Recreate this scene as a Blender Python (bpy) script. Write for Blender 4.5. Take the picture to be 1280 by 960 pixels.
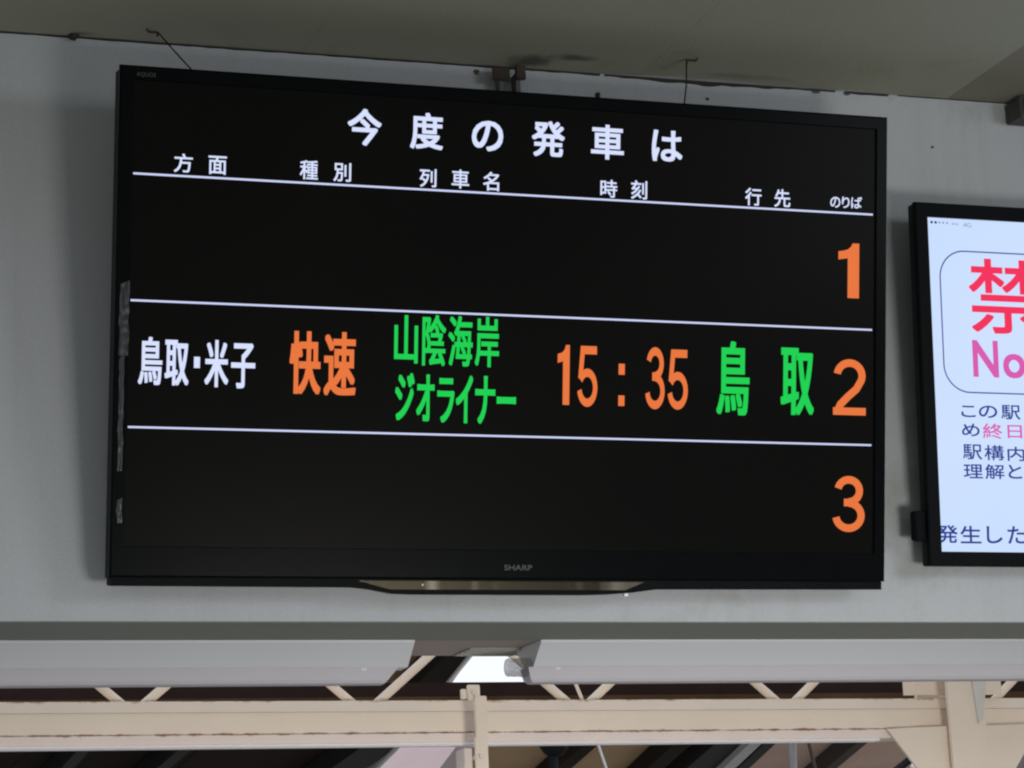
import bpy, bmesh, math, random
from mathutils import Matrix, Vector, noise

# ------------------------------------------------------------------ clear
for o in list(bpy.data.objects):
    bpy.data.objects.remove(o, do_unlink=True)
scene = bpy.context.scene
C = scene.collection

# ------------------------------------------------------------------ camera
EYE = 1.6
FPX = 3300.0                                   # focal length for a 1280 px wide picture
R = Matrix(((0.9473989, -0.02945532, -0.31869688),
            (-0.3170372, -0.22279173, -0.92187378),
            (-0.04384894, 0.97442097, -0.22041107)))
cam_data = bpy.data.cameras.new('camera')
cam_data.sensor_fit = 'HORIZONTAL'
cam_data.sensor_width = 36.0
cam_data.lens = FPX / 1280.0 * 36.0
cam_data.clip_end = 2000.0
cam = bpy.data.objects.new('camera', cam_data)
C.objects.link(cam)
cam.matrix_world = Matrix.Translation((0, 0, EYE)) @ R.to_4x4()
scene.camera = cam

# ------------------------------------------------------------------ sky, sun, light
SUN_EL, SUN_AZ = math.radians(38), math.radians(125)
world = bpy.data.worlds.new('World')
scene.world = world
world.use_nodes = True
wn, wl = world.node_tree.nodes, world.node_tree.links
bg = wn['Background']
sky = wn.new('ShaderNodeTexSky')
sky.sky_type = 'NISHITA'
sky.sun_disc = False
sky.sun_elevation = SUN_EL
sky.sun_rotation = SUN_AZ
cloud = wn.new('ShaderNodeMix'); cloud.data_type = 'RGBA'
cloud.inputs['Factor'].default_value = 0.72
cloud.inputs['B'].default_value = (11.0, 11.0, 11.6, 1)      # even white overcast
wl.new(sky.outputs[0], cloud.inputs['A'])
wl.new(cloud.outputs['Result'], bg.inputs['Color'])
bg.inputs['Strength'].default_value = 0.11

sun_d = bpy.data.lights.new('sun', 'SUN')
sun_d.energy = 0.8
sun_d.angle = math.radians(14)
sun_d.color = (1.0, 0.96, 0.9)
sun = bpy.data.objects.new('sun', sun_d); C.objects.link(sun)
sd = Vector((math.sin(SUN_AZ) * math.cos(SUN_EL), math.cos(SUN_AZ) * math.cos(SUN_EL), math.sin(SUN_EL)))
sun.rotation_euler = sd.to_track_quat('Z', 'Y').to_euler()

def area(name, loc, target, sx, sy, power, col):
    d = bpy.data.lights.new(name, 'AREA'); d.shape = 'RECTANGLE'; d.size = sx; d.size_y = sy
    d.energy = power; d.color = col
    o = bpy.data.objects.new(name, d); C.objects.link(o)
    o.location = loc
    o.rotation_euler = (Vector(loc) - Vector(target)).to_track_quat('Z', 'Y').to_euler()
    return o
area('daylight_lamp', (4.2, 0.7, 2.9), (1.5, 4.2, 2.45), 1.1, 0.6, 22, (0.90, 0.95, 1.0))
low = area('low_fill_lamp', (2.1, 0.3, 1.0), (1.8, 5.2, 1.68), 0.9, 0.6, 10.3, (1.0, 0.95, 0.90))  # added fill light, brightens the beam and the lower wall
low.data.spread = math.radians(62)

vs = scene.view_settings
scene.display_settings.display_device = 'sRGB'
vs.view_transform = 'Standard'; vs.look = 'None'; vs.gamma = 1; vs.use_curve_mapping = False
vs.exposure = 0.0
scene.cycles.max_bounces = 8
scene.cycles.filter_width = 2.2

# ------------------------------------------------------------------ helpers
def lin(r, g, b):
    f = lambda v: (v / 255 / 12.92) if v / 255 <= 0.04045 else ((v / 255 + 0.055) / 1.055) ** 2.4
    return (f(r), f(g), f(b))

def mat(name, col, rough=0.6, metal=0.0, var=0.10, scale=18.0, bump=0.0, bscale=180.0,
        col2=None, thr=None, tscale=9.0, spec=0.5, coat=0.0, grain=0.0):
    """procedural paint / metal: base colour with cloudy variation, optional patches of col2, fine bump"""
    m = bpy.data.materials.new(name); m.use_nodes = True
    n, l = m.node_tree.nodes, m.node_tree.links
    b = n['Principled BSDF']
    b.inputs['Roughness'].default_value = rough
    b.inputs['Metallic'].default_value = metal
    b.inputs['Specular IOR Level'].default_value = spec
    b.inputs['Coat Weight'].default_value = coat
    tc = n.new('ShaderNodeTexCoord')
    t = n.new('ShaderNodeTexNoise'); t.inputs['Scale'].default_value = scale; t.inputs['Detail'].default_value = 6
    l.new(tc.outputs['Object'], t.inputs['Vector'])
    mx = n.new('ShaderNodeMix'); mx.data_type = 'RGBA'
    mx.inputs['A'].default_value = (*[c * (1 - var) for c in col], 1)
    mx.inputs['B'].default_value = (*[min(1, c * (1 + var)) for c in col], 1)
    l.new(t.outputs['Fac'], mx.inputs['Factor'])
    out = mx.outputs['Result']
    if col2:
        t2 = n.new('ShaderNodeTexNoise'); t2.inputs['Scale'].default_value = tscale; t2.inputs['Detail'].default_value = 8
        t2.inputs['Roughness'].default_value = 0.65
        l.new(tc.outputs['Object'], t2.inputs['Vector'])
        rp = n.new('ShaderNodeValToRGB')
        rp.color_ramp.elements[0].position = thr; rp.color_ramp.elements[1].position = min(1, thr + 0.09)
        l.new(t2.outputs['Fac'], rp.inputs['Fac'])
        m2 = n.new('ShaderNodeMix'); m2.data_type = 'RGBA'
        l.new(rp.outputs['Color'], m2.inputs['Factor'])
        l.new(out, m2.inputs['A']); m2.inputs['B'].default_value = (*col2, 1)
        out = m2.outputs['Result']
    if grain:
        t4 = n.new('ShaderNodeTexNoise'); t4.inputs['Scale'].default_value = 330; t4.inputs['Detail'].default_value = 2
        l.new(tc.outputs['Object'], t4.inputs['Vector'])
        mr = n.new('ShaderNodeMapRange'); mr.inputs['From Min'].default_value = 0.25; mr.inputs['From Max'].default_value = 0.75
        mr.inputs['To Min'].default_value = 1 - grain; mr.inputs['To Max'].default_value = 1 + grain
        l.new(t4.outputs['Fac'], mr.inputs['Value'])
        sc = n.new('ShaderNodeVectorMath'); sc.operation = 'SCALE'; l.new(out, sc.inputs[0]); l.new(mr.outputs[0], sc.inputs['Scale'])
        out = sc.outputs['Vector']
    l.new(out, b.inputs['Base Color'])
    if bump:
        t3 = n.new('ShaderNodeTexNoise'); t3.inputs['Scale'].default_value = bscale; t3.inputs['Detail'].default_value = 3
        l.new(tc.outputs['Object'], t3.inputs['Vector'])
        bp = n.new('ShaderNodeBump'); bp.inputs['Strength'].default_value = bump; bp.inputs['Distance'].default_value = 0.003
        l.new(t3.outputs['Fac'], bp.inputs['Height']); l.new(bp.outputs['Normal'], b.inputs['Normal'])
    return m

def glow(name, rgb, strength=1.0):
    """a lit part of a display"""
    m = bpy.data.materials.new(name); m.use_nodes = True
    b = m.node_tree.nodes['Principled BSDF']
    b.inputs['Base Color'].default_value = (0.003, 0.003, 0.003, 1)
    b.inputs['Specular IOR Level'].default_value = 0.03
    b.inputs['Roughness'].default_value = 0.4
    b.inputs['Emission Color'].default_value = (*lin(*rgb), 1)
    b.inputs['Emission Strength'].default_value = strength
    return m

def link(name, bm, m, parent=None, smooth=False):
    me = bpy.data.meshes.new(name)
    bmesh.ops.recalc_face_normals(bm, faces=bm.faces[:])
    if smooth:
        for f in bm.faces: f.smooth = True
    bm.to_mesh(me); bm.free()
    me.materials.append(m)
    o = bpy.data.objects.new(name, me); C.objects.link(o)
    if parent: o.parent = parent
    return o

def thing(name, label, cat, loc=(0, 0, 0), rot=(0, 0, 0), group=None):
    o = bpy.data.objects.new(name, None); C.objects.link(o)
    o.location = loc; o.rotation_euler = rot; o.empty_display_size = 0.1
    return tag(o, label, cat, group)

def tag(o, label, cat, group=None):
    o['label'] = label; o['category'] = cat
    if group: o['group'] = group
    return o

def box(bm, x0, x1, y0, y1, z0, z1, bev=0.0):
    r = bmesh.ops.create_cube(bm, size=1.0, matrix=Matrix.Translation(((x0 + x1) / 2, (y0 + y1) / 2, (z0 + z1) / 2)) @
                              Matrix.Diagonal((x1 - x0, y1 - y0, z1 - z0, 1)))
    if bev:
        es = list({e for v in r['verts'] for e in v.link_edges})
        bmesh.ops.bevel(bm, geom=es, offset=bev, segments=2, affect='EDGES', clamp_overlap=True)

def boxo(name, m, x0, x1, y0, y1, z0, z1, parent=None, bev=0.0):
    bm = bmesh.new(); box(bm, x0, x1, y0, y1, z0, z1, bev)
    return link(name, bm, m, parent)

def prism(bm, pts, axis_from, axis_to, axis):
    """extrude a closed 2D outline along an axis: 'x' (pts = y,z), 'y' (pts = x,z)"""
    def P(p, a): return (a, p[0], p[1]) if axis == 'x' else (p[0], a, p[1])
    v0 = [bm.verts.new(P(p, axis_from)) for p in pts]
    v1 = [bm.verts.new(P(p, axis_to)) for p in pts]
    n = len(pts)
    bm.faces.new(v0); bm.faces.new(v1)
    for i in range(n):
        bm.faces.new((v0[i], v0[(i + 1) % n], v1[(i + 1) % n], v1[i]))

def tube(bm, pts, r, seg=10):
    rings = []
    pts = [Vector(p) for p in pts]
    for i, p in enumerate(pts):
        d = (pts[min(i + 1, len(pts) - 1)] - pts[max(i - 1, 0)]).normalized()
        a = d.orthogonal().normalized(); b = d.cross(a)
        rr = r[i] if isinstance(r, (list, tuple)) else r
        rings.append([bm.verts.new(p + rr * (math.cos(t) * a + math.sin(t) * b)) for t in [2 * math.pi * k / seg for k in range(seg)]])
    # keep rings aligned
    for k in range(1, len(rings)):
        best = min(range(seg), key=lambda s: sum((rings[k][(j + s) % seg].co - rings[k - 1][j].co).length for j in range(seg)))
        rings[k] = rings[k][best:] + rings[k][:best]
    for k in range(len(rings) - 1):
        for j in range(seg):
            bm.faces.new((rings[k][j], rings[k][(j + 1) % seg], rings[k + 1][(j + 1) % seg], rings[k + 1][j]))
    bm.faces.new(rings[0][::-1]); bm.faces.new(rings[-1])

def rod(name, m, a, b, r, parent=None, seg=10):
    bm = bmesh.new(); tube(bm, [a, b], r, seg)
    return link(name, bm, m, parent, smooth=False)

def sight(px, py, Y):
    """world point at depth Y seen at a position of the photograph (used to read off real positions)"""
    d = R @ Vector((px - 640, 480 - py, -FPX))
    return d * (Y / d.y) + Vector((0, 0, EYE))

# ------------------------------------------------------------------ materials
M_wall = mat('wall_paint', (0.46, 0.495, 0.52), 0.75, var=0.05, scale=3.0, bump=0.25, bscale=220, col2=(0.36, 0.385, 0.375), thr=0.60, tscale=2.2, grain=0.06)
M_under = mat('wall_underside_tone', (0.19, 0.21, 0.185), 0.7, var=0.08, scale=5, bump=0.2, grain=0.08)
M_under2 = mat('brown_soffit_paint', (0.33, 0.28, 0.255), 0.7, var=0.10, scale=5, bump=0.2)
M_ceil = mat('ceiling_board_paint', (0.335, 0.35, 0.275), 0.85, var=0.07, scale=4, bump=0.25, bscale=150, col2=(0.295, 0.305, 0.22), thr=0.60, tscale=3.0, grain=0.07)
M_ceil_d = mat('ceiling_board_aged', (0.24, 0.235, 0.18), 0.85, var=0.08, scale=5, bump=0.25)
def stain(m, spots, col):
    """soft smoky stains in the paint at given places (x, y, radius x, radius y), in the object's own coordinates"""
    n, l = m.node_tree.nodes, m.node_tree.links
    b = n['Principled BSDF']; src = b.inputs['Base Color'].links[0].from_socket
    tc = n.new('ShaderNodeTexCoord')
    t = n.new('ShaderNodeTexNoise'); t.inputs['Scale'].default_value = 30; t.inputs['Detail'].default_value = 5
    l.new(tc.outputs['Object'], t.inputs['Vector'])
    for x, y, rx, ry, k in spots:
        mp = n.new('ShaderNodeMapping'); mp.inputs['Location'].default_value = (-x / rx, -y / ry, 0); mp.inputs['Scale'].default_value = (1 / rx, 1 / ry, 0)
        l.new(tc.outputs['Object'], mp.inputs['Vector'])
        ln = n.new('ShaderNodeVectorMath'); ln.operation = 'LENGTH'; l.new(mp.outputs['Vector'], ln.inputs[0])
        ad = n.new('ShaderNodeMath'); ad.operation = 'ADD'; l.new(ln.outputs['Value'], ad.inputs[0]); l.new(t.outputs['Fac'], ad.inputs[1])
        mr = n.new('ShaderNodeMapRange'); mr.inputs['From Min'].default_value = 0.65; mr.inputs['From Max'].default_value = 1.5
        mr.inputs['To Min'].default_value = k; mr.inputs['To Max'].default_value = 0.0; mr.interpolation_type = 'SMOOTHSTEP'
        l.new(ad.outputs[0], mr.inputs['Value'])
        mx = n.new('ShaderNodeMix'); mx.data_type = 'RGBA'; l.new(mr.outputs[0], mx.inputs['Factor'])
        l.new(src, mx.inputs['A']); mx.inputs['B'].default_value = (*col, 1); src = mx.outputs['Result']
    l.new(src, b.inputs['Base Color'])
def drips(m, amount):
    """faint upright run marks and scuffs in the wall paint"""
    n, l = m.node_tree.nodes, m.node_tree.links
    b = n['Principled BSDF']; src = b.inputs['Base Color'].links[0].from_socket
    tc = n.new('ShaderNodeTexCoord'); mp = n.new('ShaderNodeMapping'); mp.inputs['Scale'].default_value = (22, 1, 1.1)
    l.new(tc.outputs['Object'], mp.inputs['Vector'])
    t = n.new('ShaderNodeTexNoise'); t.inputs['Scale'].default_value = 1.0; t.inputs['Detail'].default_value = 6; t.inputs['Roughness'].default_value = 0.6
    l.new(mp.outputs['Vector'], t.inputs['Vector'])
    rp = n.new('ShaderNodeValToRGB'); rp.color_ramp.elements[0].position = 0.52; rp.color_ramp.elements[0].color = (0, 0, 0, 1)
    rp.color_ramp.elements[1].position = 0.75; rp.color_ramp.elements[1].color = (amount, amount, amount, 1)
    l.new(t.outputs['Fac'], rp.inputs['Fac'])
    mx = n.new('ShaderNodeMix'); mx.data_type = 'RGBA'; l.new(rp.outputs['Color'], mx.inputs['Factor'])
    l.new(src, mx.inputs['A']); mx.inputs['B'].default_value = (0.24, 0.235, 0.20, 1)
    l.new(mx.outputs['Result'], b.inputs['Base Color'])
drips(M_wall, 0.12)
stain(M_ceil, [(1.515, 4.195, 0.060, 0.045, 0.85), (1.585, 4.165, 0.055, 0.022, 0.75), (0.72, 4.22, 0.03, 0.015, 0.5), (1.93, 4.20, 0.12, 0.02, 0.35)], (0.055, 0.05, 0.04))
M_soot = mat('soot', (0.03, 0.028, 0.024), 0.9, var=0.4, scale=60)
M_void = mat('dark_timber', (0.02, 0.016, 0.013), 0.9, spec=0.1)
M_gloss = mat('gloss_black_plastic', (0.004, 0.005, 0.0055), 0.22, var=0.2, spec=0.02)
M_matt = mat('matt_black_plastic', (0.007, 0.008, 0.009), 0.45, var=0.2, spec=0.02)
M_side = mat('cabinet_side_plastic', (0.013, 0.015, 0.014), 0.5, var=0.15, spec=0.08)
M_chrome = mat('chrome_trim', (0.05, 0.045, 0.035), 0.28, metal=1.0, var=0.1, scale=8)
def reflection_bands(m):
    """reflections of the surroundings painted as upright bands along the strip"""
    n, l = m.node_tree.nodes, m.node_tree.links
    b = n['Principled BSDF']; tc = n.new('ShaderNodeTexCoord'); mp = n.new('ShaderNodeMapping')
    mp.inputs['Scale'].default_value = (8, 0.2, 0.2)
    t = n.new('ShaderNodeTexNoise'); t.inputs['Scale'].default_value = 1.0; t.inputs['Detail'].default_value = 3
    rp = n.new('ShaderNodeValToRGB')
    e = rp.color_ramp.elements
    e[0].position = 0.50; e[0].color = (0.016, 0.0145, 0.010, 1); e[1].position = 0.72; e[1].color = (0.12, 0.115, 0.095, 1)
    l.new(tc.outputs['Object'], mp.inputs['Vector']); l.new(mp.outputs['Vector'], t.inputs['Vector'])
    l.new(t.outputs['Fac'], rp.inputs['Fac']); l.new(rp.outputs['Color'], b.inputs['Base Color'])
reflection_bands(M_chrome)  # bright and dark reflections painted into the chrome colour
M_logo = mat('silver_print', (0.023, 0.025, 0.025), 0.5)
M_badge = mat('grey_print', (0.055, 0.055, 0.055), 0.5)
M_glare = mat('bezel_glare', (0.016, 0.020, 0.026), 0.35, var=0.3, scale=14, bump=0.2, bscale=45, spec=0.35)  # grey-blue of the reflection painted on the left bezel
M_grey = mat('grey_plastic', (0.06, 0.063, 0.055), 0.6)
M_dim_steel = mat('weathered_steel', (0.13, 0.135, 0.13), 0.7)
M_steel = mat('galvanised_steel', (0.30, 0.31, 0.31), 0.45, metal=0.6, var=0.2)
M_rust = mat('rusty_steel', (0.045, 0.032, 0.024), 0.85, var=0.4, scale=40, bump=0.4)
M_lamp = mat('white_enamel', (0.64, 0.67, 0.71), 0.5, var=0.03, spec=0.3, scale=6)
M_tube = mat('diffuser_plastic', (0.50, 0.49, 0.525), 0.7, var=0.03, spec=0.15)
M_beige = mat('beige_paint', (0.79, 0.685, 0.56), 0.55, var=0.07, scale=7, bump=0.3, bscale=90, col2=(0.34, 0.19, 0.10), thr=0.685, tscale=16)
M_beige2 = mat('pinkish_beige_paint', (0.74, 0.64, 0.57), 0.55, var=0.08, scale=9, bump=0.3, bscale=90, col2=(0.36, 0.19, 0.10), thr=0.66, tscale=20)
def seam_rust(m, levels, width, k0=0.27):
    """rust that grows out of the horizontal seams at the given heights"""
    n, l = m.node_tree.nodes, m.node_tree.links
    b = n['Principled BSDF']; src = b.inputs['Base Color'].links[0].from_socket
    tc = n.new('ShaderNodeTexCoord'); sx = n.new('ShaderNodeSeparateXYZ'); l.new(tc.outputs['Object'], sx.inputs[0])
    t = n.new('ShaderNodeTexNoise'); t.inputs['Scale'].default_value = 26; t.inputs['Detail'].default_value = 7; t.inputs['Roughness'].default_value = 0.7
    l.new(tc.outputs['Object'], t.inputs['Vector'])
    best = None
    for z in levels:
        d = n.new('ShaderNodeMath'); d.operation = 'SUBTRACT'; l.new(sx.outputs['Z'], d.inputs[0]); d.inputs[1].default_value = z
        q = n.new('ShaderNodeMath'); q.operation = 'ABSOLUTE'; l.new(d.outputs[0], q.inputs[0])
        if best is None: best = q
        else:
            k = n.new('ShaderNodeMath'); k.operation = 'MINIMUM'; l.new(best.outputs[0], k.inputs[0]); l.new(q.outputs[0], k.inputs[1]); best = k
    w = n.new('ShaderNodeMapRange'); w.inputs['From Min'].default_value = 0.0; w.inputs['From Max'].default_value = width
    w.inputs['To Min'].default_value = k0; w.inputs['To Max'].default_value = 0.0
    l.new(best.outputs[0], w.inputs['Value'])
    ad = n.new('ShaderNodeMath'); ad.operation = 'ADD'; l.new(w.outputs[0], ad.inputs[0]); l.new(t.outputs['Fac'], ad.inputs[1])
    rp = n.new('ShaderNodeValToRGB'); rp.color_ramp.elements[0].position = 0.70; rp.color_ramp.elements[1].position = 0.90
    l.new(ad.outputs[0], rp.inputs['Fac'])
    mx = n.new('ShaderNodeMix'); mx.data_type = 'RGBA'; l.new(rp.outputs['Color'], mx.inputs['Factor'])
    l.new(src, mx.inputs['A']); mx.inputs['B'].default_value = (0.30, 0.15, 0.08, 1)
    l.new(mx.outputs['Result'], b.inputs['Base Color'])
M_beam = mat('beam_paint', (0.83, 0.715, 0.58), 0.55, var=0.07, scale=7, bump=0.3, bscale=90)
M_beam2 = mat('beam_flange_paint', (0.81, 0.70, 0.625), 0.55, var=0.09, scale=9, bump=0.3, bscale=90, col2=(0.50, 0.30, 0.18), thr=0.68, tscale=20)
seam_rust(M_beam, (0.0295,), 0.005, 0.40); seam_rust(M_beam2, (0.0285,), 0.006, 0.36)
M_beam3 = mat('beam_top_paint', (0.75, 0.65, 0.53), 0.6, var=0.09, scale=9, bump=0.3, bscale=90, col2=(0.50, 0.30, 0.18), thr=0.69, tscale=24)
seam_rust(M_beam3, (0.097,), 0.008, 0.27)
M_edge = mat('white_gloss_and_lit_edge', (0.95, 0.93, 0.94), 0.3, var=0.04, spec=0.8)  # white gloss, also painted on the sky-lit lower edge of the beam
M_wood = mat('dark_stained_wood', (0.018, 0.011, 0.009), 0.9, var=0.4, scale=10, spec=0.1)
M_brown = mat('brown_board', (0.30, 0.17, 0.10), 0.85, var=0.3, scale=6, spec=0.1)
M_tan = mat('tan_board', (0.52, 0.36, 0.20), 0.85, var=0.18, scale=3)
M_pink = mat('pale_board', (0.66, 0.48, 0.40), 0.85, var=0.15, scale=3)
M_black = mat('black_steel', (0.010, 0.011, 0.012), 0.6, var=0.3, spec=0.1)
M_pale = mat('pale_cream_paint', (0.62, 0.59, 0.54), 0.6)
M_fascia = mat('dark_brown_board', (0.055, 0.03, 0.015), 0.9, var=0.7, scale=5, spec=0.1)
M_ribs = mat('dull_white_metal', (0.30, 0.31, 0.29), 0.55)
M_grime = mat('ceiling_grime', (0.095, 0.088, 0.07), 0.9, var=0.4, scale=60)
M_lightbar = mat('pale_grey_steel', (0.52, 0.54, 0.55), 0.5, var=0.2)
M_ground = mat('concrete', (0.30, 0.29, 0.27), 0.85, var=0.2, scale=1.5, bump=0.3)

G_white = glow('white_pixels', (216, 225, 255), 1.0)
G_line = glow('white_line_pixels', (206, 214, 250), 1.0)
G_orange = glow('orange_pixels', (240, 122, 64), 0.93)
G_green = glow('green_pixels', (28, 214, 84), 0.95)
G_blue = glow('blue_pixels', (44, 60, 146), 1.0)
G_red = glow('red_pixels', (244, 50, 92), 1.0)
G_pink = glow('pink_pixels', (216, 92, 178), 1.0)
G_dim = glow('grey_blue_pixels', (128, 148, 196), 1.0)
G_dot = glow('dark_pixels', (50, 52, 84), 1.0)
GL = {'white': G_white, 'orange': G_orange, 'green': G_green, 'blue': G_blue, 'red': G_red, 'pink': G_pink,
      'dim': G_dim, 'logo': M_logo, 'badge': M_badge}

def lcd(name, c0, c1, rough, strength):
    """a display panel: dim even backlight with slow unevenness"""
    m = bpy.data.materials.new(name); m.use_nodes = True
    n, l = m.node_tree.nodes, m.node_tree.links
    b = n['Principled BSDF']
    b.inputs['Base Color'].default_value = (0.003, 0.003, 0.003, 1)
    b.inputs['Specular IOR Level'].default_value = 0.025
    b.inputs['Roughness'].default_value = rough
    tc = n.new('ShaderNodeTexCoord')
    t = n.new('ShaderNodeTexNoise'); t.inputs['Scale'].default_value = 2.4; t.inputs['Detail'].default_value = 2
    l.new(tc.outputs['Object'], t.inputs['Vector'])
    mx = n.new('ShaderNodeMix'); mx.data_type = 'RGBA'
    mx.inputs['A'].default_value = (*lin(*c0), 1); mx.inputs['B'].default_value = (*lin(*c1), 1)
    l.new(t.outputs['Fac'], mx.inputs['Factor'])
    l.new(mx.outputs['Result'], b.inputs['Emission Color'])
    b.inputs['Emission Strength'].default_value = strength
    return m
M_lcd_black = lcd('black_display', (1, 1, 1), (8, 8, 7), 0.28, 1.0)
M_lcd_white = lcd('pale_blue_display', (194, 217, 255), (214, 231, 255), 0.35, 1.0)

# ------------------------------------------------------------------ lettering
_pending = []
def stroke(pts, t):
    """a pen stroke of even width along a path: verts and faces"""
    P = [Vector((p[0], p[1])) for p in pts]; L, Rr = [], []
    for i, p in enumerate(P):
        d0 = (P[i] - P[i - 1]).normalized() if i else (P[1] - P[0]).normalized()
        d1 = (P[i + 1] - P[i]).normalized() if i < len(P) - 1 else d0
        d = (d0 + d1).normalized(); nrm = Vector((-d.y, d.x)); k = t / 2 / max(0.5, nrm.dot(Vector((-d0.y, d0.x))))
        L.append(p + nrm * k); Rr.append(p - nrm * k)
    n = len(P)
    return [tuple(v) for v in L + Rr], [[i, i + 1, n + i + 1, n + i] for i in range(n - 1)]
def arc(cx, cy, rx, ry, a0, a1, n=22):
    return [(cx + rx * math.cos(math.radians(a0 + (a1 - a0) * i / n)), cy + ry * math.sin(math.radians(a0 + (a1 - a0) * i / n))) for i in range(n + 1)]
def digit(strokes, t):
    vs_, fs = [], []
    for st in strokes:
        v, f = stroke(st, t); b = len(vs_); vs_ += v; fs += [[b + i for i in q] for q in f]
    x0, x1 = min(v[0] for v in vs_), max(v[0] for v in vs_); z0, z1 = min(v[1] for v in vs_), max(v[1] for v in vs_)
    return [((v[0] - x0) / (x1 - x0), (v[1] - z0) / (z1 - z0)) for v in vs_], fs
DT = 0.135
DIGITS = {
    '2': digit([arc(0.31, 0.705, 0.235, 0.2275, 172, -22) + [(0.44, 0.47), (0.28, 0.33), (0.14, 0.19), (0.085, 0.075)], [(0.0, DT / 2), (0.62, DT / 2)]], DT),
    '3': digit([arc(0.30, 0.735, 0.205, 0.1975, 168, -88), arc(0.30, 0.292, 0.24, 0.2245, 88, -172), [(0.21, 0.526), (0.33, 0.526)]], DT),
    '5': digit([[(0.585, 0.9325), (0.10, 0.9325)], [(0.155, 0.99), (0.085, 0.46)], arc(0.30, 0.315, 0.245, 0.2475, 150, -170)], DT),
}
ONE = [(0.45, 0), (1, 0), (1, 1), (0.68, 1), (0.60, 0.935), (0.45, 0.885), (0.25, 0.86), (0, 0.845), (0, 0.695), (0.45, 0.725)]
def lettering(parent, glyphs, m, bold, ox, oz, y, name='character'):
    """glyphs: (text, x0, x1, z0, z1) in mm on the display; bold = stroke thickening in mm; one mesh per character"""
    _pending.append((parent, glyphs, m, bold, ox, oz, y, name))

def flush_lettering():
    tmp = {}
    for job in _pending:
        for g in job[1]:
            if g[0] in tmp or g[0] in '1235■': continue
            cu = bpy.data.curves.new('glyph', 'FONT')
            cu.body = g[0]; cu.resolution_u = 4; cu.fill_mode = 'FRONT'
            o = bpy.data.objects.new('glyph', cu); C.objects.link(o); tmp[g[0]] = o
    bpy.context.view_layer.update()
    dg = bpy.context.evaluated_depsgraph_get()
    shapes = {'1': (ONE, [list(range(len(ONE)))]), '■': ([(0, 0), (1, 0), (1, 1), (0, 1)], [[0, 1, 2, 3]]), **DIGITS}
    for t, o in tmp.items():
        ev = o.evaluated_get(dg); me = ev.to_mesh()
        co = [(v.co.x, v.co.y) for v in me.vertices]
        x0, x1 = min(c[0] for c in co), max(c[0] for c in co); z0, z1 = min(c[1] for c in co), max(c[1] for c in co)
        shapes[t] = ([((c[0] - x0) / max(1e-6, x1 - x0), (c[1] - z0) / max(1e-6, z1 - z0)) for c in co], [list(p.vertices) for p in me.polygons])
        ev.to_mesh_clear()
    for parent, glyphs, m, bold, ox, oz, y, name in _pending:
        for t, gx0, gx1, gz0, gz1 in glyphs:
            r = 0.0 if t in '1235■' else bold
            co, pf = shapes[t]
            verts, faces = [], []
            offs = [(0, 0)] + ([(r * i, r * j) for i in (-1, 0, 1) for j in (-1, 0, 1) if i or j] if r else [])
            for k, (dx, dz) in enumerate(offs):
                b = len(verts)
                for u, v in co:
                    verts.append(((gx0 + r + u * (gx1 - gx0 - 2 * r) + dx) / 1000 - ox, y - k * 0.00003,
                                  (gz0 + r + v * (gz1 - gz0 - 2 * r) + dz) / 1000 - oz))
                faces += [[b + i for i in p] for p in pf]
            me = bpy.data.meshes.new(name); me.from_pydata(verts, [], faces); me.materials.append(m)
            o = bpy.data.objects.new(name, me); C.objects.link(o); o.parent = parent
    for o in tmp.values():
        cu = o.data; bpy.data.objects.remove(o); bpy.data.curves.remove(cu)
    _pending.clear()

# ------------------------------------------------------------------ ground
bm = bmesh.new()
bmesh.ops.create_grid(bm, x_segments=4, y_segments=4, size=300)
g = link('ground', bm, M_ground); g['kind'] = 'structure'

# ------------------------------------------------------------------ wall and ceiling
WY, ZB, ZC = 4.24, 2.197, 3.196
WX0, WX1 = -3.6, 6.4
bm = bmesh.new()
box(bm, WX0, WX1, WY, 4.69, ZB + 0.0004, 3.36)
wall = link('wall', bm, M_wall); wall['kind'] = 'structure'
tag(wall, 'grey white painted header wall behind the two screens, open underneath', 'wall')
# its underside is a thin soffit board, duller in tone than the wall face
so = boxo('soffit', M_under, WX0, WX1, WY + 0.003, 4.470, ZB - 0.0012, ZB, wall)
boxo('soffit', M_under2, WX0, WX1, 4.4705, 4.685, ZB - 0.0010, ZB, wall)

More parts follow.
